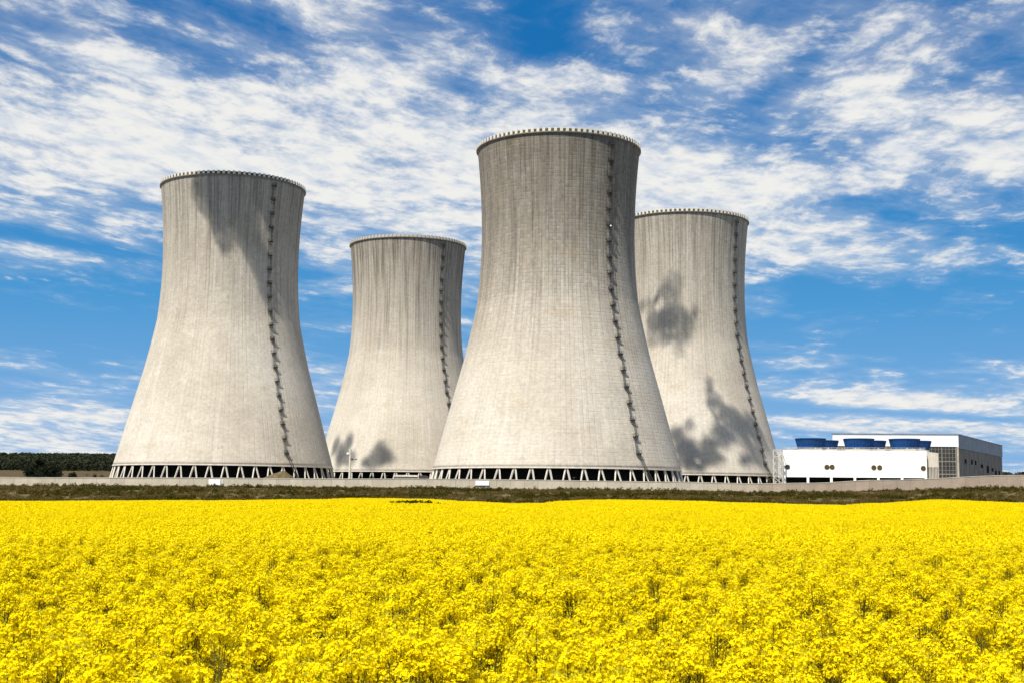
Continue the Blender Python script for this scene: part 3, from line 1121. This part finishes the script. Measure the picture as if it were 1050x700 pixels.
# right end bay: ribbed cladding above, open slatted frame below
eb = MB()
ew = (963 - 950) / 147.0 * WL
n_ = 12
for i in range(n_):
    u0 = WL + .003 + ew * i / n_
    eb.box(u0, u0 + ew / n_ - .01, 2.0 + (.12 if i % 2 else 0), DEP - 2, hz * .52, hz - .25 - .5 * i / n_)
eb.build('end_bay', M['beige_clad'], cool)
eb = MB()
for i in range(9):
    u0 = WL + .2 + (ew - .4) * i / 8
    eb.box(u0 - .11, u0 + .11, 2.1, 2.5, -.6, hz * .52 - .003)
eb.box(WL + .1, WL + ew - .1, 3.2, DEP - 2.4, -.6, hz * .5)
eb.build('slatted_screen', M['beige_clad'], cool)
# steel stair tower at the left end
sx0 = pt(792.8, 470, FY + 4)
stw = thing('stair_tower', 'pale lattice steel stair tower at the left end of the white building', 'stair tower', (sx0.x, sx0.y - 1.0, gz), fr)
SW = pt(801.6, 470, FY + 4).x - sx0.x
b = MB()
for xx in (0, SW):
    for yy in (0, 3.0):
        b.bar((xx, yy, -.6), (xx, yy, hz), .26)
b.build('frame_post', M['steel_light'], stw)
b = MB()
nf_ = 5
for k in range(nf_):
    za_, zb2 = hz * k / nf_, hz * (k + 1) / nf_
    for yy in (0, 3.0):
        b.bar((0, yy, zb2), (SW, yy, zb2), .2)
        b.bar((0, yy, za_), (SW, yy, zb2), .14)
        b.bar((SW, yy, za_), (0, yy, zb2), .14)
    for xx in (0, SW):
        b.bar((xx, 0, zb2), (xx, 3.0, zb2), .2)
b.build('bracing', M['steel_light'], stw)
b = MB()
for k in range(nf_):
    za_, zb2 = hz * k / nf_, hz * (k + 1) / nf_
    x0_, x1_ = (.5, SW - .5) if k % 2 == 0 else (SW - .5, .5)
    for q in range(10):
        t_ = q / 10
        xx, zz = x0_ + (x1_ - x0_) * t_, za_ + (zb2 - za_) * t_
        b.box(min(xx, xx + .3), max(xx, xx + .3), 1.0, 2.0, zz, zz + .06)
b.build('stair_flight', M['steel_light'], stw)

# ------------------------------------------------------------------ large hall behind
A1, A2 = pt(853.5, 444.6, 628), pt(982, 445.3, 624)
A3 = pt(1027, 457.6, 742)
hall_z = A2.z
gh = 7.6
hall = thing('industrial_hall', 'large grey hall with white fascia and gridded glazing behind the white fan building', 'building', (A2.x, A2.y, gh))
q1 = Vector((A1.x - A2.x, A1.y - A2.y, 0))
q3 = Vector((A3.x - A2.x, A3.y - A2.y, 0))
HH = hall_z - gh
fas = pt(982, 457.6, 624).z - gh
uF, uS = q1.normalized(), q3.normalized()
oF = Vector((uF.y, -uF.x, 0))
oF = oF if oF.y < 0 else -oF
oS = Vector((uS.y, -uS.x, 0))
oS = oS if oS.x > 0 else -oS
LF, LS = q1.length, q3.length


def slab(m_, u, o, a, b_, z0_, z1_, o0, o1):
    vs = []
    for z_ in (z0_, z1_):
        for (s_, d_) in ((a, o0), (b_, o0), (b_, o1), (a, o1)):
            p_ = u * s_ + o * d_
            vs.append((p_.x, p_.y, z_))
    m_.add(vs, [(0, 1, 5, 4), (1, 2, 6, 5), (2, 3, 7, 6), (3, 0, 4, 7), (4, 5, 6, 7), (3, 2, 1, 0)])


m_ = MB()
for a_, b__, z_a, z_b in ((Vector((0, 0, 0)), q1, 0, fas),):
    pass
vs = []
for z_ in (-.6, HH - .5):
    for p_ in (Vector((0, 0, 0)) + uF * .3 + uS * .3, q1 - uF * .3 + uS * .3, q1 + q3 - uF * .3 - uS * .3, q3 + uF * .3 - uS * .3):
        vs.append((p_.x, p_.y, z_))
m_.add(vs, [(0, 1, 5, 4), (1, 2, 6, 5), (2, 3, 7, 6), (3, 0, 4, 7), (4, 5, 6, 7)])
m_.build('wall', M['dark_clad'], hall)
m_ = MB()
slab(m_, uF, oF, -.2, LF, fas, HH, -.28, .35)
m_.build('fascia', M['white_cool'], hall)
m_ = MB()
slab(m_, uF, oF, -.5, LF + .3, HH + .003, HH + .35, -.6, .6)
slab(m_, uS, oS, .6, LS + .3, HH + .003, HH + .35, -.6, .6)
m_.build('roof_edge', M['grey_clad'], hall)
m_ = MB()
slab(m_, uS, oS, .9, LS, fas - .6, HH, -.28, .35)
m_.build('side_band', M['grey_clad'], hall)
m_ = MB()
for i in range(60):
    s0 = LS * i / 60
    slab(m_, uS, oS, max(1.2, s0), s0 + LS / 60 * (.8 if i % 6 else .5), -.5, fas - .8, -.28, .12)
m_.build('side_cladding', M['dark_clad'], hall)
m_ = MB()
slab(m_, uF, oF, .6, LF, -.5, fas - .4, -.25, .02)
gw = m_.build('glazed_wall', M['glass'], hall)
m_ = MB()
for i in range(38):
    s0 = .9 + i * 1.55
    if s0 > LF - .3:
        break
    w_ = .42 if i % 4 == 0 else .16
    slab(m_, uF, oF, s0, s0 + w_, -.5, fas - .42, .03, .25)
for k in range(10):
    z_ = 1.2 + k * (fas - 2.4) / 9
    slab(m_, uF, oF, .7, LF, z_, z_ + (.5 if k in (3, 6) else .18), .03, .17)
m_.build('mullion_grid', M['mullion'], gw)
m_ = MB()
slab(m_, uF, oF, -.2, .7, -.5, fas - .003, -.2, .4)
m_.build('corner_post', M['concrete_trim'], hall)
for (fr_, zz, w_, h_) in ((.12, .50, 4.5, 2.0), (.25, .50, 4.5, 2.2), (.33, .50, 4.5, 2.2), (.46, .46, 6.5, 1.8), (.60, .38, 6.5, 3.6), (.72, .42, 5.5, 1.8), (.80, .36, 5.5, 2.4), (.89, .36, 5.5, 2.4)):
    m_ = MB()
    slab(m_, uS, oS, LS * fr_, LS * fr_ + w_, HH * zz, HH * zz + h_, .12, .2)
    m_.build('window', M['black'], hall)
m_ = MB()
slab(m_, uS, oS, LS * .45, LS * .98, .5, HH * .27, .125, .3)
m_.build('plinth_panel', M['side_panel'], hall)

# ------------------------------------------------------------------ vegetation


def leafcloud(r, lobes, n, size, mat):
    P = Proto()
    for i in range(n):
        cx, cy, cz, rx, ry, rz = r.choice(lobes)
        u = rnd_unit(r)
        k = r.random() ** .35
        wob = 1 + .28 * noise.noise((u.x * 2.2 + cx, u.y * 2.2 + cy, u.z * 2.2 + cz))
        c = Vector((cx + u.x * rx * k * wob, cy + u.y * ry * k * wob, cz + u.z * rz * k * wob))
        a, b_ = frame(rnd_unit(r, .25))
        q = size * r.uniform(.6, 1.3)
        P.quad(c - a * q, c - b_ * q * .7, c + a * q, c + b_ * q * .7, 0)
    return P


def tree(name, label, xp, y_top, Y, width, lobes_fn, mat, seed, group, trunk=True, n=900, size=.4, cat='tree'):
    r = random.Random(seed)
    top = pt(xp, y_top, Y)
    g = ground_z(top.x, Y)
    h = top.z - g
    root = thing(name, label, cat, (top.x, Y, g), 0, group)
    P = leafcloud(r, lobes_fn(r, h, width), n, size, mat)
    link('crown', mesh_from('crown', P.v, P.f, [mat], P.m), root)
    m_ = MB()
    m_.bar((0, 0, -.4), (0.1, 0, h * .75), .55, 8, .15)
    for i in range(7):
        a = r.uniform(0, 6.28)
        z_ = h * r.uniform(.25, .65)
        m_.bar((0, 0, z_), (cos(a) * width * .3, sin(a) * width * .3, z_ + h * .2), .2, 6, .06)
    m_.build('trunk' if cat == 'tree' else 'stem', M['bark'], root)
    return root


def conif(r, h, w):
    L = []
    for i in range(14):
        k = i / 13
        rr = w * .5 * (1 - k) ** .7 + .75
        for q in range(3):
            a = r.uniform(0, 6.28)
            L.append((cos(a) * rr * .45, sin(a) * rr * .45, h * (.10 + .84 * k), rr * .62, rr * .62, h * .06))
    return L


def roundt(r, h, w):
    L = []
    for i in range(9):
        a, q = r.uniform(0, 6.28), r.uniform(0, .28) * w
        L.append((cos(a) * q, sin(a) * q, h * r.uniform(.35, .76), w * r.uniform(.2, .32), w * r.uniform(.2, .32), h * r.uniform(.16, .26)))
    return L


def shrub(r, h, w):
    L = []
    for i in range(7):
        a, q = r.uniform(0, 6.28), r.uniform(0, .3) * w
        L.append((cos(a) * q, sin(a) * q, h * r.uniform(.25, .62), w * r.uniform(.18, .28), w * r.uniform(.18, .28), h * r.uniform(.25, .36)))
    return L


TG = 'trees beyond the wall at the far left'
tree('dark_tree', 'tallest dark pointed tree standing behind the wall at far left', 41.0, 468.3, 520, 9.6, conif, M['leaf_dark'], 1, TG, n=4200, size=.34)
tree('dark_tree', 'dark round tree touching the right side of the tall pointed tree', 55.5, 472.0, 526, 8.2, roundt, M['leaf_dark'], 2, TG, n=2600, size=.33)
tree('dark_tree', 'low dark tree at the left foot of the tall pointed tree', 32, 476.0, 518, 6.0, roundt, M['leaf_dark'], 3, TG, n=1500, size=.3)
BG = 'bushes between the dark trees and the leftmost tower'
tree('bush', 'round dark bush standing alone just right of the dark trees', 73.5, 481.8, 520, 5.2, shrub, M['leaf_dark'], 4, BG, False, 900, .28, 'bush')
tree('bush', 'small upright bush midway between the round bush and the leftmost tower', 97.5, 483.0, 520, 1.9, shrub, M['leaf_dark'], 5, BG, False, 350, .2, 'bush')
tree('bush', 'low spreading olive bush beside the legs of the leftmost tower', 104.5, 484.8, 516, 2.6, shrub, M['leaf_mid'], 6, BG, False, 350, .2, 'bush')
tree('bush', 'olive bush between the rightmost tower and the stair tower', 789, 486.5, 545, 3.4, shrub, M['leaf_mid'], 7, None, False, 500, .25, 'bush')

# far woods: left hill and right skyline, each a mass nobody could count
def wood(name, label, spans, mat, seed):
    r = random.Random(seed)
    P = Proto()
    for (x0_, x1_, y0_, y1_, n_, hh) in spans:
        for i in range(n_):
            Y = r.uniform(y0_, y1_)
            X = r.uniform(x0_, x1_) * Y / y0_
            g = ground_z(X, Y)
            h = hh * r.uniform(.75, 1.2)
            w_ = h * r.uniform(.28, .42)
            for k in range(46):
                u = rnd_unit(r, .15)
                c = Vector((X + u.x * w_, Y + u.y * w_, g + h * .55 + u.z * h * .45))
                a, b_ = frame(rnd_unit(r, .3))
                q = h * r.uniform(.07, .14)
                P.quad(c - a * q, c - b_ * q * .7, c + a * q, c + b_ * q * .7, 0)
    tag(link(name, mesh_from(name, P.v, P.f, [mat], P.m)), label, 'woodland', kind='stuff')


wood('hill_forest', 'dark wooded hill on the horizon left of the towers', [(-760, -330, 1500, 2250, 4200, 11)], M['forest'], 21)
wood('far_treeline', 'thin dark treeline on the skyline at the far right', [(480, 760, 1600, 1750, 420, 9)], M['forest'], 22)

# ------------------------------------------------------------------ small things behind the wall
# dirt mound before the leftmost tower
mc = pt(292, 489, 520)
mt_ = pt(294, 482.3, 520)
g0 = ground_z(mc.x, 520)
mv, mf = [], []
NU, NVV = 40, 20
for j in range(NVV + 1):
    for i in range(NU + 1):
        u, v = i / NU * 2 - 1, j / NVV * 2 - 1
        X = u * 10.5
        Yo = v * 5
        sk = (.62 * max(0, 1 - abs((u - .28) / (1.28 if u < .28 else .72))) ** .9) * (1 - v * v) ** .8 / .62
        z_ = (mt_.z - g0 + .5) * sk + .25 * noise.noise((X * .5, Yo * .5, 1)) * (1 - v * v) * (1 - u * u) - .3
        mv.append((X, Yo, z_))
for j in range(NVV):
    for i in range(NU):
        a = j * (NU + 1) + i
        mf.append((a, a + 1, a + NU + 2, a + NU + 1))
mound = link('earth_mound', mesh_from('earth_mound', mv, mf, [plain('mound_earth', (0.10, 0.075, 0.035), .95, var=.5, scale=.5, bump=.5)], None, True), None,
             (mc.x - 2.6, 515, g0))
tag(mound, 'brown heap of earth in front of the columns of the leftmost tower', 'mound')

# pylon-like post with lamps before the far tower
p0, p1 = pt(358.5, 490, 560), pt(360, 459.6, 560)
post = thing('lamp_mast', 'tall pale mast carrying small lamps in front of the far smallest tower', 'mast', (p0.x, 560, 6.4))
m_ = MB()
m_.bar((0, 0, -.3), (0, 0, p1.z - 6.4), .75, 8, .6)
m_.build('mast', M['concrete_light'], post)
hm = p1.z - 6.4
for (dx_, dz_) in ((-.95, -1.9), (.9, .95 - 5.2)):
    m_ = MB()
    m_.box(dx_ - .42, dx_ + .42, -.75, -.2, hm + dz_ - .35, hm + dz_ + .35)
    m_.bar((0, 0, hm + dz_ - .2), (dx_, -.3, hm + dz_ - .2), .14)
    m_.build('lamp_head', M['steel'] if dx_ > 0 else M['lamp'], post)
m_ = MB()
m_.bar((.2, -.1, hm - 4.6), (2.4, -.2, hm - 4.3), .13)
m_.box(2.0, 2.9, -.4, 0, hm - 4.45, hm - 4.15)
m_.build('lamp_arm', M['steel'], post)

# low grey sheds in front of the far tower
for (xa, xb, yt, Y, lab, nm) in ((404, 428, 486.2, 560, 'long low grey shed roof in front of the far smallest tower', 'low_shed'),
                                 (429, 439, 486.6, 556, 'short dark humped shed next to the long grey shed', 'humped_shed')):
    pa, pb_ = pt(xa, yt, Y), pt(xb, yt, Y)
    w_ = pb_.x - pa.x
    g = 6.4
    h = pa.z - g
    sd_ = thing(nm, lab, 'shed', (pa.x, Y, g))
    m_ = MB()
    m_.box(.2, w_ - .2, .2, 5.8, -.3, h - .75)
    m_.build('wall', M['dark_clad'], sd_)
    m_ = MB()
    if nm == 'low_shed':
        m_.add([(0, 0, h - .75), (w_, 0, h - .75), (w_, 3, h), (0, 3, h), (0, 6, h - .75), (w_, 6, h - .75)], [(0, 1, 2, 3), (3, 2, 5, 4), (0, 3, 4), (1, 5, 2)])
    else:
        n_ = 10
        vs = [(w_ * (.5 - .5 * cos(PI * i / n_)), y_, h - 1.0 + sin(PI * i / n_)) for y_ in (0, 6) for i in range(n_ + 1)]
        m_.add(vs, [(i, i + 1, n_ + 2 + i, n_ + 1 + i) for i in range(n_)] + [tuple(range(n_ + 1))[::-1], tuple(range(n_ + 1, 2 * n_ + 2))])
    m_.build('roof', M['concrete_trim' if nm == 'low_shed' else 'steel'], sd_)

# short lamps on the wall coping
for xp, lab in ((88.5, 'small tilted lamp on the wall left of the leftmost tower'), (247, 'small tilted lamp on the wall in front of the leftmost tower'),
                (395.5, 'small tilted lamp on the wall in front of the far smallest tower'), (588, 'small tilted lamp on the wall before the largest tower')):
    x_ = pt(xp, 490, WALL_Y).x
    z_ = interp(x_, WT) + .16
    l_ = thing('wall_lamp', lab, 'lamp', (x_, WALL_Y + .17, z_), 0, 'small lamps on the wall')
    m_ = MB()
    m_.bar((0, 0, 0), (.12, 0, .7), .12)
    m_.build('bracket', M['steel'], l_)
    m_ = MB()
    m_.box(-.12, .5, -.25, .2, .7, .95)
    m_.build('lamp_head', M['steel'], l_)

# ------------------------------------------------------------------ steam puffs added out of view above the frame, shaped so their shadows
# are the dark blots on the towers


def steam_mat(dens, seed):
    t = NT('steam')
    oc = t.n('ShaderNodeTexCoord').outputs['Object']
    n_ = t.noise(t.n('ShaderNodeVectorMath', {0: oc, 1: (seed * 17.0, 0, 0)}, operation='ADD').outputs[0], 0.11, 5, 0.65, 0.6)
    d = t.smooth(n_, 0.36, 0.62, dens * .12, dens)
    return t.out(t.n('ShaderNodeVolumePrincipled', {'Color': (.98, .98, .98, 1), 'Density': d, 'Anisotropy': .3}), vol=True)


def on_tower(key, xp, yp):
    """where the line of sight through a photo pixel meets a tower's shell"""
    X, Y, zb = TOWERS[key]
    for i in range(900):
        Yd = Y - 50 + i * .1
        p = pt(xp, yp, Yd)
        if math.hypot(p.x - X, p.y - Y) <= shell_r(max(0, min(H, p.z - zb))):
            return p
    return pt(xp, yp, Y - 20)


def puff(label, key, L, spots, seed, dens):
    """a ragged cloud of steam up along the sun's direction from the tower it shades"""
    e1 = Vector((0, 0, 1)).cross(to_sun).normalized()
    e2 = to_sun.cross(e1)
    P0 = sum((on_tower(key, a, b_) for a, b_, *_ in spots), Vector()) / len(spots)
    centre = P0 + to_sun * L
    bm = bmesh.new()
    for (xp, yp, rx, ry) in spots:
        p = on_tower(key, xp, yp)
        d = p - P0
        mpp = p.y / F
        nrm = Vector((p.x - TOWERS[key][0], p.y - TOWERS[key][1], 0)).normalized()
        th = Vector((-nrm.y, nrm.x, 0)) / max(.45, abs(nrm.y))
        zv = Vector((0, 0, 1))
        th, zv = th - to_sun * th.dot(to_sun), zv - to_sun * zv.dot(to_sun)
        mt = Matrix((th * rx * mpp, zv * ry * mpp, to_sun * (rx + ry) * .8 * mpp)).transposed().to_4x4()
        mt.translation = e1 * d.dot(e1) + e2 * d.dot(e2)
        bmesh.ops.create_icosphere(bm, subdivisions=3, radius=1.0, matrix=mt)
    me = bpy.data.meshes.new('tmp')
    bm.to_mesh(me)
    bm.free()
    o = bpy.data.objects.new('tmp', me)
    C.objects.link(o)
    md = o.modifiers.new('r', 'REMESH')
    md.mode = 'VOXEL'
    md.voxel_size = .7
    dg = bpy.context.evaluated_depsgraph_get()
    me2 = bpy.data.meshes.new_from_object(o.evaluated_get(dg))
    bpy.data.objects.remove(o)
    n = len(me2.vertices)
    co = np.zeros(n * 3, dtype=np.float32)
    no = np.zeros(n * 3, dtype=np.float32)
    me2.vertices.foreach_get('co', co)
    me2.vertices.foreach_get('normal', no)
    co, no = co.reshape(-1, 3), no.reshape(-1, 3)
    for i in range(n):
        c = Vector(co[i]) * .16 + Vector((seed * 9.1, 0, 0))
        co[i] += no[i] * (2.6 * noise.fractal(c, .8, 2.2, 5) + 1.1 * noise.noise(c * 5.0))
    me2.vertices.foreach_set('co', co.ravel())
    me2.materials.clear()
    me2.materials.append(steam_mat(dens, seed))
    o = link('steam_shadow_caster', me2, None, centre)
    tag(o, label, 'steam', kind='stuff')


puff('unseen steam added above the view to shade the leftmost tower', 'T1', 150,
     [(212, 188, 17, 16), (236, 190, 20, 18), (262, 192, 20, 16), (284, 196, 18, 18), (216, 206, 12, 14), (232, 216, 13, 16), (248, 216, 13, 18),
      (224, 228, 8, 14), (230, 246, 5, 14), (229, 262, 3, 8), (252, 238, 9, 16), (260, 256, 9, 16), (267, 275, 8, 16), (274, 296, 6, 16), (283, 226, 10, 18), (224, 200, 18, 16), (204, 184, 9, 10)], 1, .42)
puff('unseen steam added above the view to shade the upper part of the rightmost tower', 'T4', 230,
     [(690, 326, 22, 18), (688, 298, 9, 14), (692, 288, 6, 9), (674, 330, 14, 14), (704, 330, 13, 16), (690, 344, 18, 10), (664, 312, 9, 7), (696, 358, 7, 8), (676, 300, 5, 8), (712, 318, 6, 8), (672, 348, 8, 8)], 2, 0.15)
puff('unseen steam added above the view to shade the lower part of the rightmost tower', 'T4', 255,
     [(728, 398, 5, 15), (734, 414, 9, 14), (745, 426, 15, 14), (755, 440, 20, 17), (767, 444, 16, 22), (775, 460, 14, 16), (748, 454, 17, 13), (738, 440, 10, 14),
      (704, 462, 15, 15), (714, 470, 19, 14), (696, 448, 9, 14), (728, 474, 18, 11), (708, 480, 22, 10), (730, 460, 14, 10), (785, 476, 12, 14), (772, 480, 16, 9), (707, 438, 5, 11)], 3, .27)
puff('unseen steam added above the view to shade the left foot of the far tower', 'T2', 280,
     [(352, 470, 9, 18), (346, 462, 5, 14), (358, 458, 5, 14), (360, 476, 8, 12)], 4, 0.22)
puff('unseen steam added above the view to shade the front foot of the far tower', 'T2', 280,
     [(392, 472, 13, 15), (393, 462, 8, 10), (382, 478, 10, 10), (402, 478, 9, 10)], 5, 0.22)

# ------------------------------------------------------------------ output
S.render.engine = 'CYCLES'
vs_ = S.view_settings
vs_.view_transform = 'Standard'
vs_.look = 'None'
vs_.gamma = 1.0
vs_.use_curve_mapping = False
vs_.exposure = 0.56
S.cycles.max_bounces = 6
S.cycles.diffuse_bounces = 3
S.cycles.volume_bounces = 1
S.cycles.use_denoising = True
